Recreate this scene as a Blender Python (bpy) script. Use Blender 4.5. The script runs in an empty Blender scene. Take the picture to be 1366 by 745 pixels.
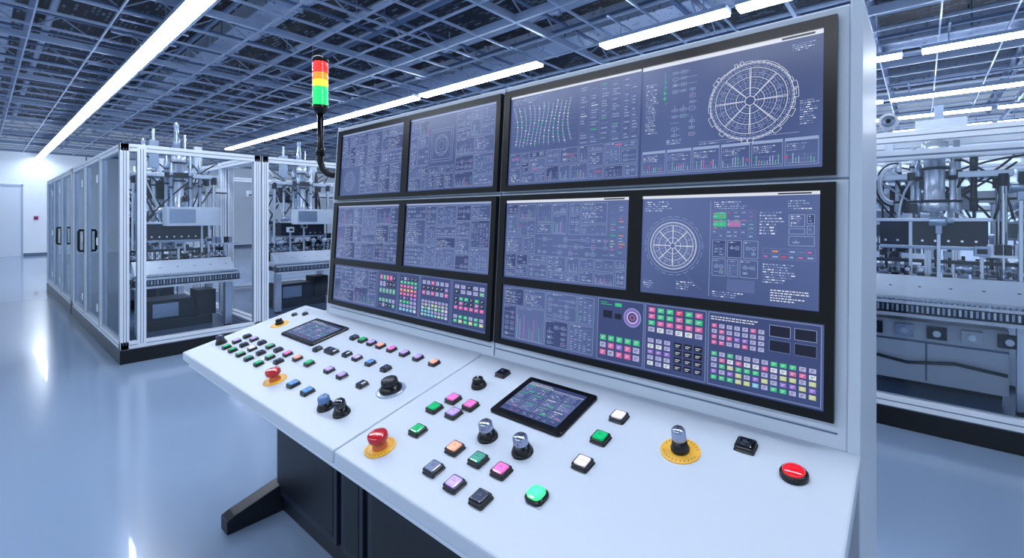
import bpy, math, random
from mathutils import Vector, Matrix
R=random.Random(7)
S=bpy.context.scene
S.view_settings.view_transform='Standard'
COL=S.collection
# ------------------------------------------------------------ materials
def lin(c):
    return tuple(((v/255)/12.92 if v/255<=0.04045 else ((v/255+0.055)/1.055)**2.4) for v in c)
MATS={}
def mat(name,rgb,rough=0.5,metal=0.0,emit=0.0,var=0.0,scale=8.0,ecol=None,coat=0.0,spec=0.5):
    if name in MATS: return MATS[name]
    m=bpy.data.materials.new(name); m.use_nodes=True
    nt=m.node_tree; b=nt.nodes['Principled BSDF']
    c=lin(rgb)
    b.inputs['Base Color'].default_value=(*c,1)
    b.inputs['Roughness'].default_value=rough
    b.inputs['Metallic'].default_value=metal
    b.inputs['Specular IOR Level'].default_value=spec
    if coat: b.inputs['Coat Weight'].default_value=coat
    if emit:
        b.inputs['Emission Color'].default_value=(*lin(ecol or rgb),1)
        b.inputs['Emission Strength'].default_value=emit
    if var:
        tc=nt.nodes.new('ShaderNodeTexCoord'); n=nt.nodes.new('ShaderNodeTexNoise')
        n.inputs['Scale'].default_value=scale; n.inputs['Detail'].default_value=4
        nt.links.new(tc.outputs['Object'],n.inputs['Vector'])
        r=nt.nodes.new('ShaderNodeValToRGB')
        r.color_ramp.elements[0].position=0.3; r.color_ramp.elements[1].position=0.7
        r.color_ramp.elements[0].color=(*[max(0,v*(1-var)) for v in c],1)
        r.color_ramp.elements[1].color=(*[min(1,v*(1+var)) for v in c],1)
        nt.links.new(n.outputs['Fac'],r.inputs['Fac'])
        nt.links.new(r.outputs['Color'],b.inputs['Base Color'])
        mr=nt.nodes.new('ShaderNodeMapRange')
        mr.inputs['To Min'].default_value=max(0.02,rough*(1-var)); mr.inputs['To Max'].default_value=min(1,rough*(1+var))
        nt.links.new(n.outputs['Fac'],mr.inputs['Value']); nt.links.new(mr.outputs['Result'],b.inputs['Roughness'])
    MATS[name]=m; return m
def glassmat():
    m=bpy.data.materials.new('clear_guard_glass'); m.use_nodes=True; nt=m.node_tree
    nt.nodes.remove(nt.nodes['Principled BSDF'])
    out=nt.nodes['Material Output']
    t=nt.nodes.new('ShaderNodeBsdfTransparent'); t.inputs['Color'].default_value=(0.965,0.98,1.0,1)
    g=nt.nodes.new('ShaderNodeBsdfGlossy'); g.inputs['Roughness'].default_value=0.03; g.inputs['Color'].default_value=(0.8,0.9,1,1)
    f=nt.nodes.new('ShaderNodeFresnel'); f.inputs['IOR'].default_value=1.4
    x=nt.nodes.new('ShaderNodeMixShader')
    nt.links.new(f.outputs['Fac'],x.inputs['Fac']); nt.links.new(t.outputs[0],x.inputs[1]); nt.links.new(g.outputs[0],x.inputs[2])
    nt.links.new(x.outputs[0],out.inputs['Surface']); return m
GLASS=glassmat()
WHITE=mat('white_powder_coat',(206,216,230),0.4,var=0.003,scale=30)
DESKW=mat('white_desk_laminate',(196,206,221),0.42,var=0.003,scale=14)
GREYP=mat('grey_trim',(100,118,146),0.45)
DARK=mat('dark_painted_steel',(16,22,34),0.4,var=0.05)
DARK2=mat('dark_panel_steel',(28,37,53),0.38,var=0.05)
BLACK=mat('black_plastic',(7,9,14),0.28,var=0.05,scale=40)
BEZ=mat('black_bezel',(4,5,9),0.25,spec=0.3)
ALU=mat('anodised_aluminium',(210,221,237),0.24,0.5,var=0.03)
ALU2=mat('brushed_aluminium_rail',(234,240,249),0.3,0.15,var=0.02)
STEEL=mat('machine_steel',(158,176,202),0.24,0.6,var=0.06,scale=20)
DSTEEL=mat('blued_machine_steel',(24,32,50),0.3,0.3,var=0.15,scale=20)
CHROME=mat('chrome',(228,234,242),0.12,1.0)
MWHITE=mat('machine_white',(214,224,238),0.33,var=0.02)
YEL=mat('yellow_legend_disc',(245,185,60),0.4)
RED=mat('red_plastic',(200,20,32),0.22,coat=0.6)
LIGHTM=mat('lit_diffuser',(236,244,255),0.5,emit=32.0)
HOUS=mat('lamp_housing',(150,170,205),0.4,0.4)
# ------------------------------------------------------------ mesh builder
class MB:
    def __init__(s): s.v=[];s.f=[];s.m=[];s.sm=[];s.mats=[]
    def mi(s,m):
        if m not in s.mats: s.mats.append(m)
        return s.mats.index(m)
    def add(s,vs,fs,m,smooth=False):
        o=len(s.v); s.v+= [tuple(v) for v in vs]; k=s.mi(m)
        for f in fs: s.f.append([i+o for i in f]); s.m.append(k); s.sm.append(smooth)
    def box(s,x0,x1,y0,y1,z0,z1,m):
        s.add([(x0,y0,z0),(x1,y0,z0),(x1,y1,z0),(x0,y1,z0),(x0,y0,z1),(x1,y0,z1),(x1,y1,z1),(x0,y1,z1)],
              [(0,3,2,1),(4,5,6,7),(0,1,5,4),(1,2,6,5),(2,3,7,6),(3,0,4,7)],m)
    def prism(s,prof,x0,x1,m):
        n=len(prof)
        s.add([(x0,y,z) for y,z in prof]+[(x1,y,z) for y,z in prof],
              [tuple(range(n))[::-1],tuple(range(n,2*n))]+[(i,(i+1)%n,n+(i+1)%n,n+i) for i in range(n)],m)
    def cyl(s,p0,p1,r0,m,r1=None,n=16,cap=True):
        r1=r0 if r1 is None else r1
        p0=Vector(p0);p1=Vector(p1);d=(p1-p0).normalized()
        a=d.orthogonal().normalized(); b=d.cross(a)
        c=[a*math.cos(2*math.pi*i/n)+b*math.sin(2*math.pi*i/n) for i in range(n)]
        s.add([p0+q*r0 for q in c]+[p1+q*r1 for q in c],[(i,(i+1)%n,n+(i+1)%n,n+i) for i in range(n)],m,True)
        if cap:
            s.add([p0+q*r0 for q in c],[tuple(range(n))[::-1]],m); s.add([p1+q*r1 for q in c],[tuple(range(n))],m)
    def lathe(s,prof,m,n=24,c=(0,0,0),axis='z',smooth=True):
        vs=[]
        for r,z in prof:
            for i in range(n):
                a=2*math.pi*i/n; p=(r*math.cos(a),r*math.sin(a),z)
                if axis=='y': p=(p[0],-p[2],p[1])
                if axis=='x': p=(p[2],p[0],p[1])
                vs.append((p[0]+c[0],p[1]+c[1],p[2]+c[2]))
        fs=[]
        for k in range(len(prof)-1):
            for i in range(n): fs.append((k*n+i,k*n+(i+1)%n,(k+1)*n+(i+1)%n,(k+1)*n+i))
        fs.append(tuple((len(prof)-1)*n+i for i in range(n))); fs.append(tuple(range(n))[::-1])
        s.add(vs,fs,m,smooth)
    def tube(s,pts,r,m,n=10):
        pts=[Vector(p) for p in pts]; rings=[];ref=None
        for i,p in enumerate(pts):
            d=(pts[min(i+1,len(pts)-1)]-pts[max(i-1,0)]).normalized()
            a=(d.orthogonal() if ref is None else ref-d*ref.dot(d)).normalized(); ref=a; b=d.cross(a)
            rings.append([p+(a*math.cos(2*math.pi*j/n)+b*math.sin(2*math.pi*j/n))*r for j in range(n)])
        vs=[q for g in rings for q in g]
        fs=[(k*n+i,k*n+(i+1)%n,(k+1)*n+(i+1)%n,(k+1)*n+i) for k in range(len(pts)-1) for i in range(n)]
        fs+=[tuple(range(n))[::-1],tuple((len(pts)-1)*n+i for i in range(n))]
        s.add(vs,fs,m,True)
    def rr(s,levels,m,n=4):
        rings=[]
        for hx,hy,rad,z in levels:
            g=[]
            for cx,cy,a0 in ((hx-rad,hy-rad,0),(-hx+rad,hy-rad,90),(-hx+rad,-hy+rad,180),(hx-rad,-hy+rad,270)):
                for k in range(n+1):
                    a=math.radians(a0+90*k/n); g.append((cx+rad*math.cos(a),cy+rad*math.sin(a),z))
            rings.append(g)
        N=len(rings[0]); vs=[p for g in rings for p in g]
        fs=[(k*N+i,k*N+(i+1)%N,(k+1)*N+(i+1)%N,(k+1)*N+i) for k in range(len(rings)-1) for i in range(N)]
        fs.append(tuple(range(N))[::-1]); fs.append(tuple((len(rings)-1)*N+i for i in range(N)))
        s.add(vs,fs,m)
    def mesh(s,name,org=(0,0,0)):
        me=bpy.data.meshes.new(name)
        me.from_pydata([(x-org[0],y-org[1],z-org[2]) for x,y,z in s.v],[],s.f)
        for m in s.mats: me.materials.append(m)
        me.polygons.foreach_set('material_index',s.m); me.polygons.foreach_set('use_smooth',s.sm)
        me.update(); return me
def obj(name,me,parent=None,loc=(0,0,0),rot=(0,0,0),bevel=0,label=None):
    o=bpy.data.objects.new(name,me); COL.objects.link(o)
    o.location=loc; o.rotation_euler=rot
    if parent: o.parent=parent
    if bevel:
        b=o.modifiers.new('bevel','BEVEL'); b.width=bevel; b.segments=2; b.limit_method='ANGLE'
    if label: o['label']=label
    return o
def thing(name,loc,label,cat,rot=0,group=None):
    e=bpy.data.objects.new(name,None); COL.objects.link(e); e.empty_display_size=0.1
    e.location=loc; e.rotation_euler=(0,0,rot); e['label']=label; e['category']=cat
    if group: e['group']=group
    return e
def struct(name,mb,bevel=0):
    o=obj(name,mb.mesh(name),bevel=bevel); o['kind']='structure'; return o
def wpart(mb,name,parent,org=None,**k):
    pl=parent.location if parent.parent is None else parent.location+parent.parent.location
    return obj(name,mb.mesh(name,tuple(pl)),parent,**k)
# ------------------------------------------------------------ room
H=4.35; XL=-28.3; YB=20.0
fm=mat('epoxy_floor',(138,160,190),0.2,var=0.02,scale=0.6,coat=0.35)
m=MB(); m.box(XL,8,-5,YB,-0.1,0,fm); struct('floor',m)
wm=mat('painted_wall',(214,227,243),0.7,var=0.02,scale=2,emit=0.2)  # slight glow put into the paint lifts the wall's brightness
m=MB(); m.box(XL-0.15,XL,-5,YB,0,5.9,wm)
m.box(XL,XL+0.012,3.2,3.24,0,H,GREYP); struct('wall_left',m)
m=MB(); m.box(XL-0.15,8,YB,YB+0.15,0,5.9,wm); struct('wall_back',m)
m=MB(); m.box(XL,XL+0.03,1.26,YB,0,0.12,GREYP); struct('baseboard_left',m)
m=MB(); m.box(XL,8,YB-0.03,YB,0,0.12,GREYP); struct('baseboard_back',m)
dm=mat('door_paint',(200,215,235),0.5,emit=.12)  # door leaf has a faint self-glow in place of received light
dfr=mat('door_frame_paint',(165,183,210),0.5,emit=.08)  # frame glows weakly too, standing in for light
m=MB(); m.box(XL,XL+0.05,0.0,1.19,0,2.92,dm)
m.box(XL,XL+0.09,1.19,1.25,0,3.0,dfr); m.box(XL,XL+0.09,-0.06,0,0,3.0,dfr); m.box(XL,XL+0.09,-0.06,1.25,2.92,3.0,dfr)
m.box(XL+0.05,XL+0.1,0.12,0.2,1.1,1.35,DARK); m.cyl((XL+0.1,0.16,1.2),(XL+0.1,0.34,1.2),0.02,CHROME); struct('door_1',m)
win=mat('window_pane',(205,222,250),0.15,emit=0.8)
k=0
for x in [-9,-6,-3,0,3]:
    m=MB(); m.box(x,x+2.7,YB-0.04,YB-0.01,1.0,3.4,win)
    for q in (0,0.9,1.8,2.62): m.box(x+q,x+q+0.08,YB-0.08,YB-0.03,1.0,3.4,ALU2)
    for z in (1.0,2.2,3.33): m.box(x,x+2.7,YB-0.08,YB-0.03,z,z+0.07,ALU2)
    k+=1; struct('window_%d'%k,m)
gm=mat('ceiling_grid_steel',(158,178,208),0.3,0.4,emit=0.015)  # small emission stands in for light on grid and pipes
gm2=mat('ceiling_joist_steel',(90,112,148),0.35,0.4,emit=.01)  # joists carry a trace of emission in place of bounced light
m=MB()
x=XL
i=0
while x<7:
    w=0.05 if i%4==0 else 0.02
    m.box(x-w/2,x+w/2,-4,YB,H,H+(0.10 if i%4==0 else 0.035),gm); x+=0.75;i+=1
y=-4;i=0
while y<YB:
    w=0.05 if i%4==0 else 0.02
    m.box(XL,7,y-w/2,y+w/2,H+0.002,H+(0.12 if i%4==0 else 0.035),gm); y+=0.75;i+=1
g=struct('ceiling',m)
m=MB()
x=XL+0.4
while x<7:
    m.box(x-0.035,x+0.035,-4,YB,4.72,4.75,gm2); m.box(x-0.035,x+0.035,-4,YB,5.03,5.06,gm2)
    yy=-4
    while yy<YB-0.6:
        m.cyl((x,yy,4.74),(x,yy+0.45,5.04),0.014,gm,n=4,cap=False); m.cyl((x,yy+0.45,5.04),(x,yy+0.9,4.74),0.014,gm,n=4,cap=False); yy+=0.9
    x+=2.1
y=-3.3
while y<YB:
    m.box(XL,7,y-0.025,y+0.025,4.6,4.65,gm2); y+=1.9
struct('trim_1',m)
dk=bpy.data.materials.new('roof_deck'); dk.use_nodes=True; nt=dk.node_tree; b=nt.nodes['Principled BSDF']
tc=nt.nodes.new('ShaderNodeTexCoord'); br=nt.nodes.new('ShaderNodeTexBrick'); mp=nt.nodes.new('ShaderNodeMapping')
mp.inputs['Scale'].default_value=(0.45,0.6,1)
br.inputs['Color1'].default_value=(*lin((16,26,46)),1); br.inputs['Color2'].default_value=(*lin((150,174,208)),1); br.inputs['Mortar'].default_value=(*lin((8,12,24)),1)
br.inputs['Mortar Size'].default_value=0.06; br.inputs['Bias'].default_value=-0.5
nt.links.new(tc.outputs['Object'],mp.inputs['Vector']); nt.links.new(mp.outputs['Vector'],br.inputs['Vector']); nt.links.new(br.outputs['Color'],b.inputs['Base Color'])
b.inputs['Roughness'].default_value=0.5; nt.links.new(br.outputs['Color'],b.inputs['Emission Color']); b.inputs['Emission Strength'].default_value=0.08  # deck colours also glow faintly, imitating light from below
m=MB(); m.box(XL,8,-5,YB,5.8,5.9,dk); struct('trim_2',m)
ductm=mat('galvanised_duct',(165,184,212),0.28,0.5,var=0.08,emit=0.03)  # weak emission in the metal stands in for light on the ducts
def duct(x0,x1,y,w,h,z):
    t=thing('air_duct',((x0+x1)/2,y,z),'galvanised rectangular air duct above the open ceiling grid','duct',group='ceiling ducts')
    m=MB(); m.box(x0,x1,y-w/2,y+w/2,z,z+h,ductm)
    a=x0
    while a<x1: m.box(a-0.02,a+0.02,y-w/2-0.03,y+w/2+0.03,z-0.03,z+h+0.03,ductm); a+=1.5
    a=x0+.7
    while a<x1-.3: m.box(a-0.012,a+0.012,y-w/2-.012,y-w/2,z,5.8,gm2); m.box(a-0.012,a+0.012,y+w/2,y+w/2+.012,z,5.8,gm2); a+=3
    wpart(m,'duct_body',t)
for a in [(-26,5,3.4,0.5,0.3,5.15),(-24,2,8.0,0.7,0.35,5.15),(-27,5,12.5,0.7,0.35,5.15),(-20,5,16.2,0.7,0.35,5.15),(-22,5,0.2,0.4,0.3,5.2)]: duct(*a)
for yy in [0.9,2.4,4.7,5.3,7.0,9.9,11,14.2]:
    t=thing('ceiling_pipe',(-10,yy,5.4),'long steel service pipe running above the ceiling grid','pipe',group='ceiling pipes')
    m=MB(); m.cyl((-27,yy,5.4),(6,yy,5.4),0.06,gm,n=10)
    for a in range(-26,6,3): m.cyl((a,yy,5.4),(a,yy,5.8),0.012,gm,n=6); m.cyl((a-0.05,yy,5.4),(a+0.05,yy,5.4),0.085,gm,n=10)
    wpart(m,'pipe_body',t)
def strip(x0,x1,y,w=0.19,z=4.08):
    t=thing('linear_light',((x0+x1)/2,y,z),'long white linear LED light hung under the ceiling grid','ceiling light',group='linear ceiling lights')
    m=MB(); m.box(x0+.01,x1-.01,y-w/2,y+w/2,z,z+0.035,LIGHTM); wpart(m,'diffuser',t)
    m=MB(); m.box(x0,x1,y-w/2-0.012,y+w/2+0.012,z+0.035,z+0.085,HOUS)
    for a in (x0+0.3,x1-0.3): m.cyl((a,y,z+0.08),(a,y,H-.01),0.008,HOUS,n=6); m.box(a-.012,a+.012,y-.4,y+.4,H-.02,H,HOUS)
    wpart(m,'lamp_housing',t)
def row(xs,y,w=0.19):
    for a,b in xs: strip(a,b,y,w)
row([(-28.2+2.8*i,-28.2+2.8*i+2.74) for i in range(11)],1.69)
row([(-19,-16),(-15.95,-13),(-12.95,-10.1),(-10.05,-7.88),(-7.7,-4.65),(-3.5,-1.76),(-1.66,0.6)],6.0)
row([(-6,-3.2),(-3.15,-0.9),(-0.88,-0.22),(-0.0,2.2)],9.35)
row([(-8,-4),(-3.95,-0.62),(-0.5,1.9)],12.8)
row([(-9,-5),(-1.2,1.2),(1.3,3.2)],15.2)
row([(-0.8,1.4),(1.5,4)],17.6)
row([(-8,-5.4),(-5,-2.4),(-2,0.6)],-2.6)  # unseen row added behind the camera for fill light
# ------------------------------------------------------------ screen drawing
def emd(n,rgb,s=0.84):
    key='display_'+n
    if key in MATS: return MATS[key]
    mm=mat(key,(6,7,11),0.2,emit=s,ecol=rgb,spec=0.3); return mm
def ground():
    mm=emd('ground',(78,94,150)); nt=mm.node_tree; b=nt.nodes['Principled BSDF']
    tc=nt.nodes.new('ShaderNodeTexCoord'); n=nt.nodes.new('ShaderNodeTexNoise'); n.inputs['Scale'].default_value=1.6; n.inputs['Detail'].default_value=1
    r=nt.nodes.new('ShaderNodeValToRGB'); r.color_ramp.elements[0].position=.3; r.color_ramp.elements[1].position=.7
    r.color_ramp.elements[0].color=(*lin((62,78,130)),1); r.color_ramp.elements[1].color=(*lin((96,114,168)),1)
    nt.links.new(tc.outputs['Object'],n.inputs['Vector']); nt.links.new(n.outputs['Fac'],r.inputs['Fac']); nt.links.new(r.outputs['Color'],b.inputs['Emission Color'])
    return mm
BG=ground(); BG2=emd('field',(62,76,128)); BGL=emd('light_field',(94,111,164))
LN=emd('line',(160,178,222)); LW=emd('white',(234,240,255)); LD=emd('dim_line',(112,130,182))
GRN=emd('green',(60,205,140)); PNK=emd('pink',(225,105,170)); CY=emd('cyan',(125,205,235)); REDD=emd('red',(215,75,118))
ORG=emd('orange',(235,160,110)); YL=emd('yellow',(205,218,150)); DKD=emd('dark',(24,28,54)); PUR=emd('purple',(150,115,215)); LIL=emd('lilac',(186,188,236))
GRS=emd('soft_green',(110,185,165)); PKS=emd('soft_pink',(190,125,185))
class Draw:
    def __init__(s,mb,pt,lw): s.mb=mb; s.pt=pt; s.lw=lw
    def rect(s,x0,z0,x1,z1,m,o=1):
        s.mb.add([s.pt(x0,z0,o),s.pt(x1,z0,o),s.pt(x1,z1,o),s.pt(x0,z1,o)],[(0,1,2,3)],m)
    def line(s,a,b,m,o=2,w=None):
        w=(w or s.lw)/2; dx=b[0]-a[0]; dz=b[1]-a[1]; L=math.hypot(dx,dz)
        if L<1e-6: return
        nx=-dz/L*w; nz=dx/L*w
        s.mb.add([s.pt(a[0]-nx,a[1]-nz,o),s.pt(b[0]-nx,b[1]-nz,o),s.pt(b[0]+nx,b[1]+nz,o),s.pt(a[0]+nx,a[1]+nz,o)],[(0,1,2,3)],m)
    def frame(s,x0,z0,x1,z1,m,o=2,w=None):
        for a,b in (((x0,z0),(x1,z0)),((x1,z0),(x1,z1)),((x1,z1),(x0,z1)),((x0,z1),(x0,z0))): s.line(a,b,m,o,w)
    def circle(s,c,r,m,o=2,w=None,n=48,a0=0,a1=360,dash=False):
        for i in range(n):
            if dash and i%3==2: continue
            t0=math.radians(a0+(a1-a0)*i/n); t1=math.radians(a0+(a1-a0)*(i+1)/n)
            s.line((c[0]+r*math.cos(t0),c[1]+r*math.sin(t0)),(c[0]+r*math.cos(t1),c[1]+r*math.sin(t1)),m,o,w)
    def text(s,x0,z0,x1,z1,rh,m=None,fill=0.85):
        rh*=.7
        z=z1-rh
        while z>z0:
            x=x0
            xe=x0+(x1-x0)*R.uniform(0.55,1)*fill+0.001
            while x<xe:
                w=rh*R.uniform(0.35,1.4)
                if x+w>x1: break
                mm=m or R.choice([LN,LN,LN,LW,LD,LD])
                s.rect(x,z,x+w,z+rh*0.42,mm,2); x+=w+rh*0.35
            z-=rh
    def table(s,x0,z0,x1,z1,nx,nz,acc=0.08,accs=None):
        s.frame(x0,z0,x1,z1,LD)
        for i in range(1,nx): s.line((x0+(x1-x0)*i/nx,z0),(x0+(x1-x0)*i/nx,z1),LD)
        for j in range(1,nz): s.line((x0,z0+(z1-z0)*j/nz),(x1,z0+(z1-z0)*j/nz),LD)
        cw=(x1-x0)/nx; ch=(z1-z0)/nz
        for i in range(nx):
            for j in range(nz):
                if R.random()<0.75:
                    mm=R.choice(accs or [GRS,PKS,CY,GRS,REDD]) if R.random()<acc else R.choice([LN,LD,LN])
                    s.rect(x0+cw*(i+.15),z0+ch*(j+.3),x0+cw*(i+.15+R.uniform(.3,.7)),z0+ch*(j+.6),mm,3)
    def traces(s,x0,z0,x1,z1,n):
        W=x1-x0;Hh=z1-z0
        if W<.02 or Hh<.015: return
        nx=max(2,int(W/.024)); nz=max(2,int(Hh/.019)); cw=W/nx; ch=Hh/nz
        for i in range(nx):
            for j in range(nz):
                if R.random()<.62:
                    cx=x0+cw*(i+.5); cz=z0+ch*(j+.5); w=cw*.3; h=ch*R.choice([.16,.24,.3])
                    s.frame(cx-w,cz-h,cx+w,cz+h,LN); s.rect(cx-w*.6,cz-h*.3,cx+w*.5,cz+h*.2,R.choice([LN,LD,LN,LW,GRS,LN,PKS]),3)
                    if R.random()<.7: s.line((cx+w,cz),(cx+cw-w if i<nx-1 else cx+cw*.5,cz),LN)
                    if R.random()<.5: s.line((cx,cz+h),(cx,cz+ch-h if j<nz-1 else cz+ch*.5),LN)
                elif R.random()<.5:
                    cz=z0+ch*(j+.5); s.line((x0+cw*i,cz),(x0+cw*(i+1),cz),LN)
    def bars(s,x0,z0,x1,z1,n):
        for i in range(n):
            a=x0+(x1-x0)*i/n; h=(z1-z0)*R.uniform(.15,.9)
            s.rect(a,z0,a+(x1-x0)/n*.35,z0+h,R.choice([LN,LD,GRS,PKS,LN,LD,LD]),3)
        s.line((x0,z0),(x1,z0),LN)
        for q in (.33,.66): s.line((x0,z0+(z1-z0)*q),(x1,z0+(z1-z0)*q),LD,1)
    def block(s,x0,z0,x1,z1):
        p=0.003; x0+=p;x1-=p;z0+=p;z1-=p; W=x1-x0;Hh=z1-z0
        if W<.012 or Hh<.01: return
        if R.random()<.35: s.rect(x0,z0,x1,z1,R.choice([BG2,BGL,BG2]),1)
        s.frame(x0,z0,x1,z1,LN)
        if Hh>.035: s.text(x0+.003,z1-.010,x1,z1-.001,.008,fill=.6); z1-=.011
        k=R.random()
        if k<.27: s.text(x0+.004,z0+.002,x1-.003,z1,.0085)
        elif k<.55: s.table(x0+.004,z0+.004,x1-.004,z1-.002,max(2,int(W/.018)),max(2,int(Hh/.010)))
        elif k<.86: s.traces(x0+.004,z0+.004,x1-.004,z1-.003,0)
        else: s.bars(x0+.004,z0+.004,x1-.004,z1-.002,max(5,int(W/.007)))
    def split(s,x0,z0,x1,z1,mn=.11):
        W=x1-x0;Hh=z1-z0
        if W>mn*1.4 or Hh>mn*1.1:
            if W>Hh*1.1: c=x0+W*R.choice([.5,.33,.66,.4,.6]); s.split(x0,z0,c,z1,mn); s.split(c,z0,x1,z1,mn)
            else: c=z0+Hh*R.choice([.5,.35,.65]); s.split(x0,z0,x1,c,mn); s.split(x0,c,x1,z1,mn)
        else: s.block(x0,z0,x1,z1)
    def gear(s,c,r,teeth=True):
        for f,dd,w in ((1,0,1.4),(.96,0,.8),(.91,1,.8),(.86,0,1.2),(.80,1,.7),(.74,0,.9),(.68,1,.7),(.62,0,1.1),(.55,1,.7),(.48,0,.9),(.41,1,.7),(.34,0,1.1),(.27,1,.7),(.2,0,1),(.12,0,1.4)):
            s.circle(c,r*f,LW if f in(1,.86,.62,.34,.12) else LN,3,s.lw*w,n=72,dash=bool(dd))
        def sp(a,f0,f1,mm,w=1.): 
            a=math.radians(a); ca,sa=math.cos(a),math.sin(a); s.line((c[0]+r*f0*ca,c[1]+r*f0*sa),(c[0]+r*f1*ca,c[1]+r*f1*sa),mm,3,s.lw*w)
        for i in range(120):
            a=i*3
            sp(a,.96,1.0,LW if i%2==0 else LN,1.2 if i%2==0 else .7)
            if i%2==0: sp(a,.86,.91,LN,.8)
            if i%3==0: sp(a,.62,.74,LN,.8)
            if i%5==0: sp(a,.34,.62,LN,.8)
            if i%15==0: sp(a-1.3,.12,.86,LW,1.1); sp(a+1.3,.12,.86,LW,1.1)
            if i%15==7: s.circle((c[0]+r*.74*math.cos(math.radians(a)),c[1]+r*.74*math.sin(math.radians(a))),r*.04,LN,4,s.lw*.8,n=10)
        if teeth:
            i=0
            while i<360:
                st=R.choice([4,6,8,12,16]); hh=R.choice([1.03,1.05,1.10,1.02,1.04])
                a,b=math.radians(i),math.radians(i+st*.85)
                P=[(c[0]+r*q*math.cos(t),c[1]+r*q*math.sin(t)) for q,t in ((1,a),(hh,a),(hh,(a+b)/2),(hh,b),(1,b))]
                for u,v in zip(P,P[1:]): s.line(u,v,LW,3)
                i+=st
    def keys(s,x0,z0,x1,z1,nx,nz,pal,gap=.22):
        cw=(x1-x0)/nx; ch=(z1-z0)/nz
        for i in range(nx):
            for j in range(nz):
                mm=R.choice(pal[j%len(pal)] if isinstance(pal[0],list) else pal)
                a,b=x0+cw*(i+gap/2),z0+ch*(j+gap/2); c,d=a+cw*(1-gap),b+ch*(1-gap)
                s.rect(a,b,c,d,mm,3)
                mk=DKD if mm in(LW,LIL) else LW
                s.rect(a+cw*.15,b+ch*.2,c-cw*.3,b+ch*.28,mk,4); s.rect(a+cw*.15,b+ch*.42,c-cw*.15,b+ch*.5,mk,4)
# ------------------------------------------------------------ console
CX,CY0=-1.42,1.45
con=thing('control_console',(CX,CY0,0),'white industrial control console with tilted display wall and sloped button desk','control console')
def yp(z): return 1.433+.0681*(z-1.015)
def zd(y): return .851+(y-.752)*.24
def ppt(x,z,o=0): return (x,yp(z)-o,z)
TH=math.atan(.24)
m=MB()
prof=[(yp(.98),.98),(1.94,.98),(1.94,2.165),(yp(2.165),2.165)]
m.prism([(y,z) for y,z in prof],-2.775,-.14,WHITE)
wpart(m,'display_cabinet',con,bevel=.004)
m=MB(); m.prism([(yp(.0)+.08,.0),(1.975,.0),(1.975,2.172),(yp(2.172)-.004,2.172),(yp(1.0)-.004,1.0),(yp(.98)+.0,.9)],-.14,-.113,WHITE); wpart(m,'side_panel',con,bevel=.003)
m=MB(); m.prism([(yp(.98)-.003,.98),(1.96,.98),(1.96,2.172),(yp(2.172)-.004,2.172)],-2.79,-2.775,WHITE); wpart(m,'side_panel',con,bevel=.003)
m=MB()
for a,b in ((-2.74,-1.372),(-1.345,-.16)):
    m.box(a,b,yp(1.05)-.003,yp(1.05)+.002,1.050,1.054,GREYP)
m.add([ppt(-1.357,1.02,.002),ppt(-1.351,1.02,.002),ppt(-1.351,2.16,.002),ppt(-1.357,2.16,.002)],[(0,1,2,3)],GREYP)
m.add([ppt(-2.775,1.701,.002),ppt(-.14,1.701,.002),ppt(-.14,1.706,.002),ppt(-2.775,1.706,.002)],[(0,1,2,3)],GREYP)
wpart(m,'joint_trim',con)
m=MB()
m.prism([(1.10,.0),(1.92,.0),(1.92,.98),(1.46,.98),(1.44,zd(1.44)-.06),(1.10,zd(1.10)-.06)],-2.70,-.145,DARK); wpart(m,'base_cabinet',con,bevel=.004)
for a,b in ((-2.67,-2.02),(-1.98,-1.80),(-1.76,-1.1),(-1.06,-.4)):
    m=MB(); m.box(a,b,1.085,1.10,.09,.84,DARK2); m.box(a+.03,b-.03,1.082,1.086,.12,.81,DARK)
    wpart(m,'base_panel',con,bevel=.003)
def foot(x):
    m=MB(); m.prism([(.825,0),(1.10,0),(1.10,.15),(.86,.085),(.825,.07)],x,x+.09,DARK); wpart(m,'foot',con,bevel=.004)
foot(-2.715); foot(-.26)
m=MB(); m.prism([(1.12,.55),(1.12,zd(1.12)-.055),(.80,zd(.80)-.055),(.80,zd(.80)-.09)],-2.70,-2.66,DARK2); wpart(m,'desk_bracket',con)
for a,b in ((-3.10,-1.424),(-1.418,-.112)):
    m=MB(); T=.045
    m.prism([(.752,zd(.752)-T),(1.445,zd(1.445)-T),(1.445,zd(1.445)),(.752,zd(.752))],a,b,DESKW)
    wpart(m,'desk_top',con,bevel=.006)
m=MB(); m.prism([(.775,zd(.775)-.085),(1.43,zd(1.43)-.085),(1.43,zd(1.43)-.044),(.775,zd(.775)-.044)],-3.07,-.14,WHITE); wpart(m,'desk_rim',con,bevel=.003)
def bank(x0,x1,z0,z1,holes,label):
    m=MB()
    def slab(a,b,c,d,o0,o1):
        P=[ppt(a,c,o0),ppt(b,c,o0),ppt(b,d,o0),ppt(a,d,o0),ppt(a,c,o1),ppt(b,c,o1),ppt(b,d,o1),ppt(a,d,o1)]
        m.add(P,[(0,3,2,1)[::-1],(4,5,6,7),(0,1,5,4),(1,2,6,5),(2,3,7,6),(3,0,4,7)],BEZ)
    slab(x0,x1,z0,z1,-.002,.010)
    xs=sorted({x0,x1,*[h[0] for h in holes],*[h[1] for h in holes]}); zs=sorted({z0,z1,*[h[2] for h in holes],*[h[3] for h in holes]})
    for i in range(len(xs)-1):
        for j in range(len(zs)-1):
            cx=(xs[i]+xs[i+1])/2; cz=(zs[j]+zs[j+1])/2
            if not any(h[0]<cx<h[1] and h[2]<cz<h[3] for h in holes): slab(xs[i],xs[i+1],zs[j],zs[j+1],.010,.022)
    return wpart(m,'display_frame',con,label=label)
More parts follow.
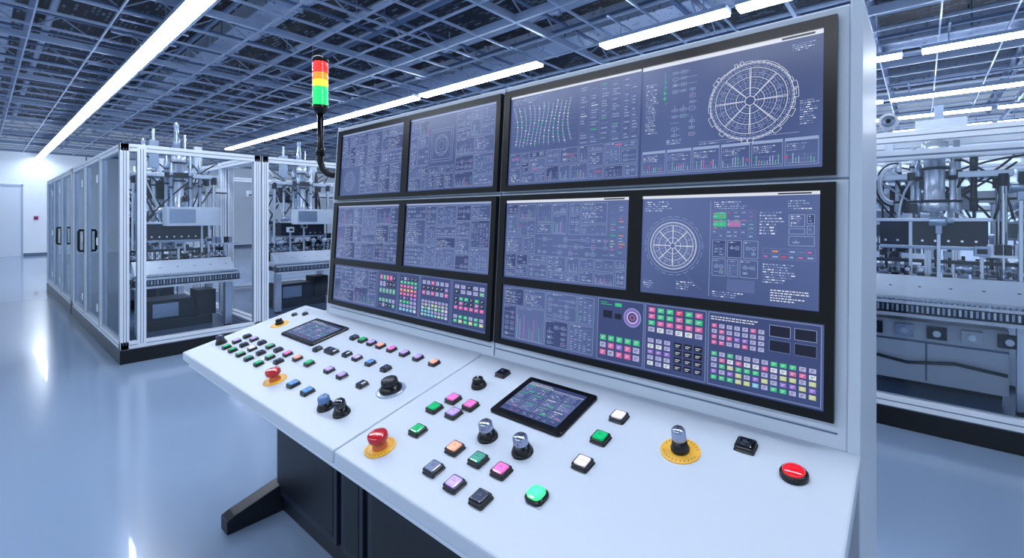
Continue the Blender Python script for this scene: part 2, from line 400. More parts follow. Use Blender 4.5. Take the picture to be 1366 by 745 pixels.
def screen(fr,h,fn,lw=.0016,label=None):
    m=MB(); pt=lambda x,z,o:ppt(x,z,.0125+.0005*o)
    d=Draw(m,pt,lw); d.rect(h[0],h[2],h[1],h[3],BG,0)
    fn(d,*h)
    me=m.mesh('display_screen',tuple(con.location)); o=obj('display_screen',me,fr)
    if label: o['label']=label
def hdr(d,x0,x1,z1,h=.010):
    d.rect(x0,z1-h,x1,z1,LW,1); d.rect(x1-.10,z1-h*.75,x1-.02,z1-h*.3,DKD,2)
def s_generic(mn=.11):
    def f(d,x0,x1,z0,z1):
        d.rect(x0,z1-.009,x1,z1,LN,1); d.split(x0+.006,z0+.006,x1-.006,z1-.012,mn)
    return f
S1=(-2.70,-2.062,1.735,2.11);S2=(-2.008,-1.39,1.735,2.11)
S3=(-2.70,-2.062,1.355,1.672);S4=(-2.008,-1.393,1.355,1.672);S7=(-2.70,-1.393,1.105,1.32)
SU=(-1.31,-.196,1.735,2.11);S5=(-1.31,-.747,1.356,1.672);S6=(-.70,-.2,1.356,1.672);S8=(-1.31,-.188,1.104,1.325)
f1=bank(-2.745,-1.364,1.712,2.138,[S1,S2],'black twin-display bezel')
f2=bank(-1.342,-.166,1.712,2.138,[SU],'black bezel of the widest display')
f3=bank(-2.745,-1.364,1.078,1.694,[S3,S4,S7],'black bezel around two displays and a key strip')
f4=bank(-1.342,-.166,1.082,1.694,[S5,S6,S8],'black bezel around two displays and a key strip')
def f_s1(d,x0,x1,z0,z1):
    d.rect(x0,z1-.009,x1,z1,LN,1); d.split(x0+.006,z0+.17,x1-.2,z1-.015,.13)
    c=(x0+.11,z0+.085)
    for q in (.06,.05,.03,.012): d.circle(c,q,LN,3)
    for q in range(0,360,30): a=math.radians(q); d.line((c[0]+.03*math.cos(a),c[1]+.03*math.sin(a)),(c[0]+.05*math.cos(a),c[1]+.05*math.sin(a)),LN,3)
    d.split(x0+.22,z0+.006,x1-.006,z0+.165,.11); d.split(x1-.2,z0+.17,x1-.006,z1-.015,.1)
def f_s2(d,x0,x1,z0,z1):
    d.rect(x0,z1-.009,x1,z1,LN,1); d.split(x0+.006,z0+.006,x0+.16,z1-.015,.1); d.split(x1-.26,z0+.006,x1-.006,z1-.015,.1)
    c=(x0+.255,z0+.22)
    for q in (.08,.068,.035): d.frame(c[0]-q,c[1]-q,c[0]+q,c[1]+q,LN,2)
    for q in (.052,.045,.022): d.circle(c,q,LN,3)
    d.split(x0+.165,z0+.006,x1-.265,z0+.12,.08)
screen(f1,S1,f_s1,.0017); screen(f1,S2,f_s2,.0015)
def f_su(d,x0,x1,z0,z1):
    xm=-.714
    d.rect(x0,z1-.008,xm-.004,z1,LW,1); hdr(d,xm,x1,z1,.013); d.line((xm-.002,z0),(xm-.002,z1),BG2,4,.005)
    for i in range(13):
        bx=x0+.02+i*.0235; zt=z1-.05-.004*(i%3); pts=[]
        for k in range(15): 
            q=k/14; pts.append((bx+.016*math.sin(q*3.1+i*.25)+.014*q, zt-q*.165))
        for a,b,kk in zip(pts,pts[1:],range(20)):
            d.line(a,b,GRN if kk in (5,6,10) and i%2 else LN,3,.0022)
            d.rect(a[0]-.004,a[1]-.002,a[0]+.004,a[1]+.001,R.choice([LW,GRN,LN,LN]),4)
    d.text(x0+.01,z1-.04,x0+.22,z1-.012,.009)
    for j in range(9): d.line((x0+.01,z1-.05-.02*j),(x0+.335,z1-.05-.02*j),LD,2,.001)
    d.table(x0+.345,z1-.235,xm-.075,z1-.02,4,24,.15,[GRN,GRS,LW]); d.table(xm-.07,z1-.235,xm-.01,z1-.02,2,20,.05)
    d.split(x0+.006,z0+.006,xm-.01,z0+.135,.075)
    for (a,b,mm) in ((x0+.03,z0+.11,REDD),(x0+.13,z0+.06,PNK),(x0+.3,z0+.1,REDD),(x0+.42,z0+.03,REDD),(x0+.5,z0+.12,PNK)): d.rect(a,b,a+.025,b+.004,mm,4)
    d.gear((-.376,1.942),.112)
    d.traces(xm+.10,z0+.12,-.53,z1-.03,22); d.text(xm+.015,z0+.14,xm+.06,z1-.06,.009); d.text(xm+.09,z0+.1,-.54,z0+.12,.008)
    for k in range(6): d.rect(xm+.075+R.uniform(0,.01),z1-.05-.018*k,xm+.085,z1-.044-.018*k,GRN,4)
    d.line((xm+.08,z1-.13),(xm+.08,z1-.03),GRN,4)
    d.text(-.25,z0+.12,-.205,z0+.19,.009); d.text(-.27,z1-.05,-.2,z1-.025,.008)
    d.line((-.52,z0+.10),(-.25,z0+.10),LN); d.text(-.52,z0+.088,-.26,z0+.098,.008)
    n=6
    for i in range(n):
        a=xm+.008+i*(x1-xm-.012)/n; b=a+(x1-xm-.012)/n-.006
        d.frame(a,z0+.01,b,z0+.085,LN); d.rect(a,z0+.077,b,z0+.085,LN,2); d.bars(a+.004,z0+.016,b-.004,z0+.05,10); d.text(a+.004,z0+.05,b-.004,z0+.073,.008)
    for i in range(5): d.rect(xm+.03+i*.1,z0+.03,xm+.036+i*.1,z0+.036,REDD,5)
screen(f2,SU,f_su,.0012)
screen(f3,S3,s_generic(.12),.0017); screen(f3,S4,s_generic(.12),.0015)
def f_s5(d,x0,x1,z0,z1):
    hdr(d,x0,x1,z1,.010); 
    d.split(x0+.006,z0+.10,x0+.16,z1-.014,.09); d.split(x0+.165,z0+.18,x0+.31,z1-.014,.08)
    d.traces(x0+.17,z0+.1,x0+.485,z0+.175,16); d.split(x0+.315,z0+.18,x0+.48,z1-.014,.08)
    d.table(x1-.075,z0+.11,x1-.01,z1-.03,2,18,.4,[GRN,YL,PNK,ORG]); d.split(x0+.006,z0+.006,x1-.006,z0+.1,.07)
screen(f4,S5,f_s5,.0012)
def f_s6(d,x0,x1,z0,z1):
    hdr(d,x0,x1,z1,.009)
    c=(-.594,1.512); d.gear(c,.074,False); d.circle(c,.092,LN,2,n=70,dash=True); d.circle(c,.084,LN,2,n=60)
    d.text(x0+.01,z1-.055,x0+.13,z1-.015,.010); d.text(x0+.12,z0+.02,x0+.19,z0+.05,.010); d.text(x0+.01,z0+.015,x0+.05,z0+.045,.010)
    d.line((c[0],c[1]-.05),(c[0]+.09,c[1]-.13),LD); d.line((c[0]-.1,c[1]),(c[0]+.1,c[1]),LD)
    xm=x0+.225; d.line((xm-.005,z0+.01),(xm-.005,z1-.02),LN)
    d.text(xm+.005,z1-.05,xm+.12,z1-.02,.009); d.rect(xm+.004,z1-.075,xm+.115,z1-.055,GRN,2); d.rect(xm+.04,z1-.075,xm+.115,z1-.055,BGL,3)
    d.rect(xm+.004,z1-.098,xm+.04,z1-.08,GRN,2); d.rect(xm+.045,z1-.098,xm+.08,z1-.08,PKS,2); d.table(xm,z1-.13,xm+.12,z1-.05,6,7,.3)
    d.text(xm+.13,z1-.12,xm+.2,z1-.05,.012); d.text(xm+.2,z1-.05,x1-.01,z1-.02,.01)
    d.split(xm,z0+.07,xm+.13,z1-.135,.06); d.table(xm+.14,z0+.13,x1-.01,z0+.16,6,2,.5,[PNK,REDD,ORG]); d.split(xm+.2,z1-.15,x1-.01,z1-.06,.05)
    d.rect(xm+.045,z0+.03,xm+.12,z0+.065,BGL,2); d.text(xm+.004,z0+.005,xm+.12,z0+.03,.009); d.text(xm+.14,z0+.06,x1-.03,z0+.12,.010)
    d.text(xm+.16,z0+.01,x1-.01,z0+.05,.010,LW)
screen(f4,S6,f_s6,.0012)
def f_s7(d,x0,x1,z0,z1):
    d.split(x0+.01,z0+.01,-2.24,z1-.01,.12)
    for a,b in ((-2.22,-2.05),(-2.035,-1.87),(-1.855,-1.635),(-1.62,-1.40)):
        d.rect(a,z0+.006,b,z1-.006,BG2,1); d.frame(a,z0+.006,b,z1-.006,LD)
    d.keys(-2.21,z0+.02,-2.06,z0+.07,5,2,[DKD,LIL,GRN],.3); d.keys(-2.21,z0+.09,-2.06,z1-.02,5,3,[[GRS],[LIL,DKD],[PNK,GRN,DKD]],.3)
    d.keys(-2.025,z0+.02,-1.88,z1-.02,5,9,[[LW,CY],[LIL],[GRN,LIL],[DKD,PUR],[PNK],[ORG,PNK],[GRN,PNK],[REDD,GRN],[LIL,DKD]],.3)
    d.keys(-1.845,z0+.02,-1.645,z0+.10,8,5,[[LW,CY,YL],[LIL,CY],[GRN,LW],[LIL,YL],[LIL]],.3); d.keys(-1.845,z0+.12,-1.645,z1-.02,6,3,[[PNK,LIL],[PUR,DKD],[LIL,PNK]],.3)
    d.keys(-1.61,z0+.02,-1.41,z0+.06,6,2,[[GRN,YL],[LIL,GRN]],.3); d.keys(-1.61,z0+.08,-1.41,z0+.14,6,3,[[PNK],[PKS,DKD],[GRN,DKD]],.3); d.keys(-1.61,z0+.15,-1.41,z1-.02,5,2,[GRS,DKD,LIL],.3)
screen(f3,S7,f_s7,.0017,'strip display with glowing coloured key pads')
def f_s8(d,x0,x1,z0,z1):
    d.split(x0+.008,z0+.008,-.87,z1-.008,.13)
    for a,b in ((-.855,-.685),(-.678,-.486),(-.478,-.195)):
        d.rect(a,z0+.006,b,z1-.006,BG2,1); d.frame(a,z0+.006,b,z1-.006,LN)
    d.text(-.845,z1-.03,-.80,z1-.012,.010,GRN); d.rect(-.79,z1-.028,-.765,z1-.016,GRN,3)
    for r_,mm in ((.03,LN),(.026,PUR),(.018,LW),(.008,PNK)): d.circle((-.725,z1-.058),r_,mm,3,.003,n=30)
    d.circle((-.725,z1-.058),.022,PUR,3,.006,n=30); d.rect(-.835,z1-.07,-.80,z1-.045,DKD,2); d.rect(-.79,z1-.07,-.765,z1-.052,DKD,2)
    d.keys(-.848,z0+.02,-.692,z0+.095,5,3,[[PNK,LIL],[LIL,PNK,PUR],[GRN]],.28)
    d.keys(-.672,z1-.095,-.492,z1-.012,6,4,[[LIL,LW],[GRN,PNK,PNK],[GRN,GRN,PNK],[REDD,PNK,GRN]],.28)
    d.keys(-.672,z0+.02,-.59,z0+.11,3,5,[[LIL,LW],[LIL],[PUR,LIL],[LIL,LW],[LIL]],.3); 
    d.keys(-.585,z0+.02,-.492,z0+.11,3,4,[DKD,BEZ,DKD])
    d.text(-.472,z1-.03,-.33,z1-.012,.010,LW)
    d.keys(-.472,z1-.10,-.325,z1-.035,7,4,[[LIL,PNK],[PNK,PUR,LIL],[LIL,LIL,PNK]],.3)
    for a in (-.315,-.255):
        d.rect(a,z1-.05,a+.05,z1-.02,DKD,3); d.frame(a,z1-.05,a+.05,z1-.02,LN,4); d.rect(a,z1-.09,a+.05,z1-.06,DKD,3); d.frame(a,z1-.09,a+.05,z1-.06,LD,4); d.text(a+.005,z1-.085,a+.045,z1-.065,.008)
    d.keys(-.472,z0+.02,-.202,z0+.105,12,5,[[LIL,CY,GRN,YL],[PUR,LIL,YL],[LIL,GRN,LIL,YL],[PNK,LIL,LW],[LIL,GRN]],.3)
screen(f4,S8,f_s8,.0012,'strip display with glowing coloured key pads')
# ------------------------------------------------------------ desk controls
CAPS={}
def cap(n,rgb,e): 
    if n not in CAPS: CAPS[n]=mat('button_cap_'+n,rgb,0.18,emit=e,coat=0.8)
    return CAPS[n]
for n,rgb,e in (('green',(10,180,105),.45),('pink',(232,115,188),.55),('purple',(180,152,240),.6),('orange',(255,165,138),.6),('teal',(75,160,140),.3),('grey',(115,128,165),.15),('slate',(44,56,88),.04),('dark',(20,25,42),0),
    ('white',(236,226,248),.65),('yellow',(235,200,90),.4),('red',(220,40,50),.5),('blue',(95,150,215),.3),('bright_green',(70,245,150),1.1),('mint',(110,195,150),.35)): cap(n,rgb,e)
for n in ('green','pink','purple','orange','white','bright_green','mint','teal'):
    mm=CAPS[n]; nt=mm.node_tree; b=nt.nodes['Principled BSDF']
    tc=nt.nodes.new('ShaderNodeTexCoord'); mp=nt.nodes.new('ShaderNodeMapping'); g=nt.nodes.new('ShaderNodeTexGradient'); g.gradient_type='SPHERICAL'
    mp.inputs['Scale'].default_value=(38,38,1)
    ma=nt.nodes.new('ShaderNodeMapRange'); e0=b.inputs['Emission Strength'].default_value
    ma.inputs['To Min'].default_value=e0*.45; ma.inputs['To Max'].default_value=e0*1.5
    nt.links.new(tc.outputs['Object'],mp.inputs['Vector']); nt.links.new(mp.outputs['Vector'],g.inputs['Vector'])
    nt.links.new(g.outputs['Fac'],ma.inputs['Value']); nt.links.new(ma.outputs['Result'],b.inputs['Emission Strength'])
bodycache={}
def place(me,name,x,y,parent=con,rz=0,label=None):
    o=obj(name,me,parent,label=label)
    o.rotation_euler=(TH,0,0) if not rz else (Matrix.Rotation(TH,3,'X')@Matrix.Rotation(rz,3,'Z')).to_euler()
    o.location=(x-con.location.x,y-con.location.y,zd(y)); return o
def button(x,y,c,s=.046,wide=1.0):
    k=('b',s,wide)
    if k not in bodycache:
        m=MB(); h=s/2; w=h*wide
        m.rr([(w+.002,h+.002,.006,-.002),(w+.002,h+.002,.006,.002),(w,h,.006,.004),(w,h,.006,.012),(w-.002,h-.002,.005,.014),(w-.005,h-.005,.004,.012)],BLACK); bodycache[k]=m.mesh('push_button')
    o=place(bodycache[k],'push_button',x,y,label='%s illuminated square push button'%c.replace('_',' '))
    k=('c',s,wide,c)
    if k not in bodycache:
        m=MB(); h=s/2-.0058; w=s/2*wide-.0058
        m.rr([(w,h,.004,.012),(w,h,.004,.0155),(w-.002,h-.002,.003,.017)],CAPS[c])
        mk=DARK if c not in('slate','dark') else GREYP
        m.box(-w*.4,w*.4,-.0008,.0008,.0171,.0173,mk); m.box(-w*.4,w*.1,.005,.0062,.0171,.0173,mk)
        bodycache[k]=m.mesh('button_cap')
    obj('button_cap',bodycache[k],o)
L=.040
for X,c in zip((-2.866,-2.772,-2.659,-2.549,-2.423),('green','green','mint','teal','green')): button(X,.90,c,L)
for X,c in zip((-2.895,-2.785,-2.67,-2.555,-2.44,-2.34),('purple','slate','white','slate','mint','slate')): button(X,.96,c,L)
for X,c in zip((-2.91,-2.81,-2.70,-2.59,-2.49,-2.38,-2.27,-2.15),('slate','purple','slate','mint','slate','pink','orange','green')): button(X,1.02,c,L)
for X,c in zip((-2.20,-2.12,-2.04,-1.96,-1.87,-1.77,-1.67,-1.56),('slate','green','purple','orange','pink','purple','purple','orange')): button(X,1.28,c,L)
button(-2.17,1.14,'slate',L,2.2); button(-2.27,1.12,'slate',L)
for X,c in zip((-2.05,-1.96,-1.85,-1.73),('slate','purple','blue','slate')): button(X,1.155,c,L)
for X,c in zip((-1.98,-1.87,-1.71),('purple','purple','slate')): button(X,1.03,c,L)
button(-2.02,.89,'blue',.046); button(-1.89,.89,'blue',.046)
button(-2.97,1.315,'slate',.03); button(-2.90,1.35,'slate',.03); button(-1.22,1.34,'dark',.046)
for X,Y,c in ((-1.27,1.13,'pink'),(-1.18,1.13,'pink'),(-1.29,1.06,'green'),(-1.20,1.07,'purple'),(-1.24,.95,'green'),(-1.06,.95,'orange'),(-.96,.95,'teal'),(-1.05,.86,'grey'),(-.87,.95,'pink'),(-.95,.85,'purple'),(-.85,.85,'slate'),(-.70,1.30,'white'),(-.70,1.19,'green'),(-.69,1.08,'white'),(-.35,1.34,'dark')):
    button(X,Y,c,.047)
m=MB(); m.rr([(.027,.027,.018,-.002),(.027,.027,.018,.009),(.024,.024,.016,.012)],BLACK); o=place(m.mesh('push_button'),'push_button',-.73,.93,label='rounded bright green lit button')
m=MB(); m.rr([(.022,.022,.015,.011),(.022,.022,.015,.017),(.018,.018,.012,.020)],CAPS['bright_green']); obj('button_cap',m.mesh('button_cap'),o)
def legend(r=.05):
    m=MB(); m.lathe([(r,0),(r,.0025),(r*.96,.0032)],YEL,n=40)
    for i in range(26):
        if i in (0,1,13,14): continue
        a=2*math.pi*i/26; rr_=r*.83; c,s_=math.cos(a),math.sin(a); w=.0012;l=.0028
        P=[(rr_*c-s_*w-c*l,rr_*s_+c*w-s_*l,.0034),(rr_*c+s_*w-c*l,rr_*s_-c*w-s_*l,.0034),(rr_*c+s_*w+c*l,rr_*s_-c*w+s_*l,.0034),(rr_*c-s_*w+c*l,rr_*s_+c*w+s_*l,.0034)]
        m.add(P,[(0,1,2,3)],mat('legend_ink',(130,90,40),.5))
    return m
def estop(x,y):
    o=place(legend().mesh('emergency_stop'),'emergency_stop',x,y,label='red mushroom emergency stop on a yellow disc')
    m=MB(); m.lathe([(.024,.002),(.024,.010),(.019,.014),(.018,.026)],mat('stop_collar_orange',(215,110,55),.35),n=28); obj('stop_collar',m.mesh('stop_collar'),o)
    m=MB(); m.lathe([(.019,.022),(.022,.026),(.030,.029),(.032,.034),(.032,.046),(.030,.050),(.020,.053),(.001,.054)],RED,n=32); obj('mushroom_head',m.mesh('mushroom_head'),o)
estop(-2.16,.87); estop(-1.29,.84)
def knob(x,y,disc=None,r=.024,h=.055,top=CHROME,label='black rotary knob with chrome cap',rz=.5):
    if disc=='yellow': base=legend(.052)
    elif disc=='silver':
        base=MB(); base.lathe([(.058,0),(.058,.003),(.055,.004)],mat('faint_silver_disc',(165,180,204),.3,.3),n=40)
    else:
        base=MB(); base.lathe([(r*1.35,0),(r*1.35,.006),(r*1.2,.009)],BLACK,n=32)
    o=place(base.mesh('selector_knob'),'selector_knob',x,y,label=label)
    m=MB(); m.lathe([(r*1.2,.003),(r*1.25,.012),(r*1.05,.018),(r*.95,h*.5)],BLACK,n=32)
    m2=MB(); prof=[(r*.86,h*.5),(r*.9,h*.53),(r*.85,h*.93),(r*.7,h),(.001,h)]
    m2.lathe(prof,top,n=32)
    for i in range(18):
        a=2*math.pi*i/18; m2.cyl((r*.88*math.cos(a),r*.88*math.sin(a),h*.55),(r*.84*math.cos(a),r*.84*math.sin(a),h*.92),.0016,top,n=5)
    m2.box(-.0015,.0015,0,r*.7,h,h+.0012,DARK if top is not BLACK else ALU2)
    obj('knob_base',m.mesh('knob_base'),o); obj('knob_cap',m2.mesh('knob_cap'),o,rot=(0,0,rz))
KCH=mat('satin_knob_metal',(170,180,205),.2,.9)
knob(-1.01,1.04,top=KCH); knob(-.87,1.04,rz=-.4,top=KCH); knob(-.49,1.25,'yellow',.020,.068,top=KCH,label='chrome-capped rotary knob on a yellow disc')
knob(-1.25,1.24,None,.022,.035,BLACK,'small black rotary knob'); knob(-1.56,1.065,'silver',.036,.05,DARK,'large dark rotary knob on a silver disc')
knob(-2.91,1.20,'yellow',.02,.035,BLACK,'small black knob on a yellow disc')
knob(-2.985,.91,None,.022,.05,CAPS['slate'],'dark selector knob')
BLUEG=mat('blue_grey_knob',(105,140,190),.3)
knob(-1.70,.87,None,.024,.05,BLUEG,'blue-grey selector knob'); knob(-1.60,.88,None,.024,.055,CAPS['dark'],'dark selector knob beside the blue-grey one')
m=MB(); m.lathe([(.031,-.002),(.031,.010),(.028,.015),(.025,.015)],BLACK,n=36); o=place(m.mesh('pilot_light'),'pilot_light',-.23,1.29,label='round red illuminated push button in a black ring')
m=MB(); m.lathe([(.0245,.013),(.0245,.018),(.021,.021),(.011,.023),(.001,.024)],mat('red_lens',(220,15,32),.15,emit=.5,coat=1),n=36); obj('lens',m.mesh('lens'),o)
def touch(x0,x1,y0,y1,seed,label):
    cx,cy=(x0+x1)/2,(y0+y1)/2; hx=(x1-x0)/2; hy=(y1-y0)/2/math.cos(TH)
    m=MB(); m.rr([(hx,hy,.012,-.002),(hx,hy,.012,.008),(hx-.004,hy-.004,.010,.011)],BEZ)
    o=place(m.mesh('touch_panel'),'touch_panel',cx,cy,label=label)
    m=MB(); d=Draw(m,lambda x,z,o_:(x,z,.0112+.0004*o_),.0012); a,b=hx-.028,hy-.024
    d.rect(-a,-b,a,b,BG2,0); R.seed(seed)
    d.text(-a+.005,b-.018,a*.3,b-.004,.009,LW); d.rect(-a,b-.021,a,b-.019,LW,1)
    nx,nz=4,3; w=2*a/nx; h=(2*b-.046)/nz
    for i in range(nx):
        for j in range(nz):
            u=-a+i*w; v=-b+.024+j*h
            d.rect(u+.003,v+.003,u+w-.003,v+h-.003,R.choice([BG,BGL,BG]),1); d.frame(u+.003,v+.003,u+w-.003,v+h-.003,LN,2)
            d.rect(u+.006,v+h-.010,u+w*.7,v+h-.007,R.choice([GRS,LW,GRN,LN]),3); d.text(u+.006,v+.004,u+w-.006,v+h-.012,.009)
            if R.random()<.5: d.rect(u+w*.55,v+.006,u+w-.007,v+.012,R.choice([GRN,PKS,PUR,GRS]),4)
    d.table(-a+.006,-b+.004,a-.006,-b+.02,8,2,.3)
    obj('touch_screen',m.mesh('touch_screen'),o)
touch(-1.10,-.81,1.14,1.365,3,'black operator touch panel set in the desk'); touch(-2.72,-2.35,1.125,1.34,4,'black operator touch panel set in the desk')
R.seed(21)
# ------------------------------------------------------------ stack light
sx,sy=-2.905,1.45
st=thing('stack_light',(sx,sy,1.86),'black-poled signal tower with red, amber, yellow and green lenses','signal light')
m=MB(); pts=[(sx,sy,2.31),(sx,sy,2.05),(sx,sy,1.96),(sx+.012,sy+.01,1.915),(sx+.035,sy+.03,1.885),(sx+.06,sy+.05,1.875),(-2.793,sy+.08,1.875)]
m.tube(pts,.020,BEZ,14); m.cyl((-2.80,sy+.075,1.875),(-2.791,sy+.082,1.875),.045,BEZ); m.lathe([(.028,2.0),(.028,2.04),(.024,2.045)],BEZ,c=(sx,sy,0)); m.lathe([(.026,2.27),(.048,2.30),(.050,2.32)],BEZ,c=(sx,sy,0)); wpart(m,'pole',st)
zz=2.32
for n,rgb,hh,e in (('green',(15,220,110),.12,1.0),('yellow',(250,215,50),.045,1.),('orange',(255,140,30),.045,1.0),('red',(250,45,35),.07,1.0)):
    m=MB(); mm=mat('signal_lens_'+n,rgb,.12,emit=e*.75,coat=1.0); pr=[(.045,zz)]
    nr=max(3,int(hh/.012))
    for q in range(nr):
        a=zz+.002+(hh-.004)*q/nr; b_=zz+.002+(hh-.004)*(q+1)/nr; pr+=[(.0455,a),(.0485,a+.003),(.0485,b_-.003)]
    pr.append((.045,zz+hh)); m.lathe(pr,mm,n=32,c=(sx,sy,0)); 
    wpart(m,'signal_lens',st,label=n+' signal lens'); zz+=hh
m=MB(); m.lathe([(.050,zz),(.050,zz+.02),(.043,zz+.03),(.02,zz+.035)],BEZ,c=(sx,sy,0)); m.cyl((sx,sy,zz+.03),(sx,sy,zz+.05),.012,BEZ); wpart(m,'cap',st)
# ------------------------------------------------------------ wall call point
t=thing('fire_call_point',(XL+.04,1.62,1.6),'small red fire alarm call point on the pale wall','alarm')
m=MB(); m.box(XL,XL+.08,1.56,1.70,1.52,1.68,mat('alarm_red',(190,70,130),.4)); m.cyl((XL+.08,1.63,1.6),(XL+.09,1.63,1.6),.04,DARK); wpart(m,'alarm_box',t,bevel=.01)
# ------------------------------------------------------------ guard enclosures
def enclosure(x0,x1,y0,y1,h,nx,ny,label,extra_posts=(),handles=(),gf=True,gb=True):
    t=thing('machine_guard_enclosure',((x0+x1)/2,(y0+y1)/2,0),label,'machine enclosure')
    p=.08
    m=MB(); m.box(x0-.02,x1+.02,y0-.005,y1+.005,0,.15,BLACK); m.box(x0+.0,x1-.0,y0,y1,.15,.155,mat('cell_floor_plate',(100,120,154),.18)); wpart(m,'plinth',t,bevel=.003)
    def post(x,y):
        m=MB(); m.box(x,x+p,y,y+p,.155,h,ALU2)
        for q in (.026,.05):
            m.box(x+q,x+q+.006,y-.002,y,.2,h-.05,GREYP); m.box(x+p,x+p+.002,y+q,y+q+.006,.2,h-.05,GREYP)
        wpart(m,'post',t,bevel=.004)
    def rail(a,b,c,d,z0,z1):
        m=MB(); m.box(a,b,c,d,z0,z1,ALU2)
        if b-a>d-c: m.box(a,b,c-.002,c,(z0+z1)/2-.004,(z0+z1)/2+.004,GREYP)
        else: m.box(b,b+.002,c,d,(z0+z1)/2-.004,(z0+z1)/2+.004,GREYP)
        wpart(m,'rail',t,bevel=.003)
    xs=[x0+(x1-p-x0)*i/nx for i in range(nx+1)]; ys=[y0+(y1-p-y0)*i/ny for i in range(ny+1)]
    for y in (y0,y1-p):
        for x in xs: post(x,y)
    for y in ys[1:-1]:
        for x in (x0,x1-p): post(x,y)
    for (x,y) in extra_posts: post(x,y)
    for y,g in ((y0,gf),(y1-p,gb)):
        for z in (.155,h-.08): rail(x0,x1,y+.004,y+p-.004,z,z+.08)
        if g:
            for a,b in zip(xs,xs[1:]):
                m=MB(); m.box(a+p,b,y+.036,y+.044,.23,h-.08,GLASS); wpart(m,'glass_panel',t)
    for x in (x0,x1-p):
        for z in (.155,h-.08): rail(x+.004,x+p-.004,y0,y1,z,z+.08)
        for a,b in zip(ys,ys[1:]):
            m=MB(); m.box(x+.036,x+.044,a+p,b,.23,h-.08,GLASS); wpart(m,'glass_panel',t)
    for i in range(1,nx):
        x=xs[i]
        if i in handles:
            m=MB(); zc=1.27; m.tube([(x+.04,y0,zc-.15),(x+.04,y0-.05,zc-.15),(x+.04,y0-.06,zc-.13),(x+.04,y0-.06,zc+.13),(x+.04,y0-.05,zc+.15),(x+.04,y0,zc+.15)],.016,BLACK)
            m.box(x+.01,x+p-.01,y0-.012,y0-.001,zc-.17,zc+.17,BLACK); wpart(m,'door_handle',t)
        if handles:
            for zc in (.45,1.3,2.1):
                m=MB(); m.box(x-.07,x-.01,y0-.015,y0-.001,zc-.04,zc+.04,ALU); m.cyl((x-.01,y0-.01,zc-.05),(x-.01,y0-.01,zc+.05),.01,CHROME,n=8); wpart(m,'hinge',t)
    return t
h=2.42
enclosure(-10.5,-6.56,1.02,2.46,h,3,1,'aluminium-framed glass machine guard on a black plinth beside the aisle',extra_posts=[(-6.64,1.17)],gb=False,handles=(1,))
enclosure(-14.7,-10.62,1.02,2.46,h,3,1,'aluminium-framed glass machine guard farther down the aisle',handles=(2,))
enclosure(-10.5,-6.56,2.48,5.6,h,3,2,'wide aluminium-framed glass guard behind the first cell',gf=False)
enclosure(-19.5,-15.2,1.5,3.2,h,3,1,'distant aluminium-framed glass machine guard')
enclosure(-1.6,2.6,4.62,6.6,2.26,1,1,'aluminium-framed glass guard on a black plinth behind the console')
enclosure(-1.6,4.2,8.6,10.4,2.3,3,1,'farther aluminium-framed glass guard across the hall')
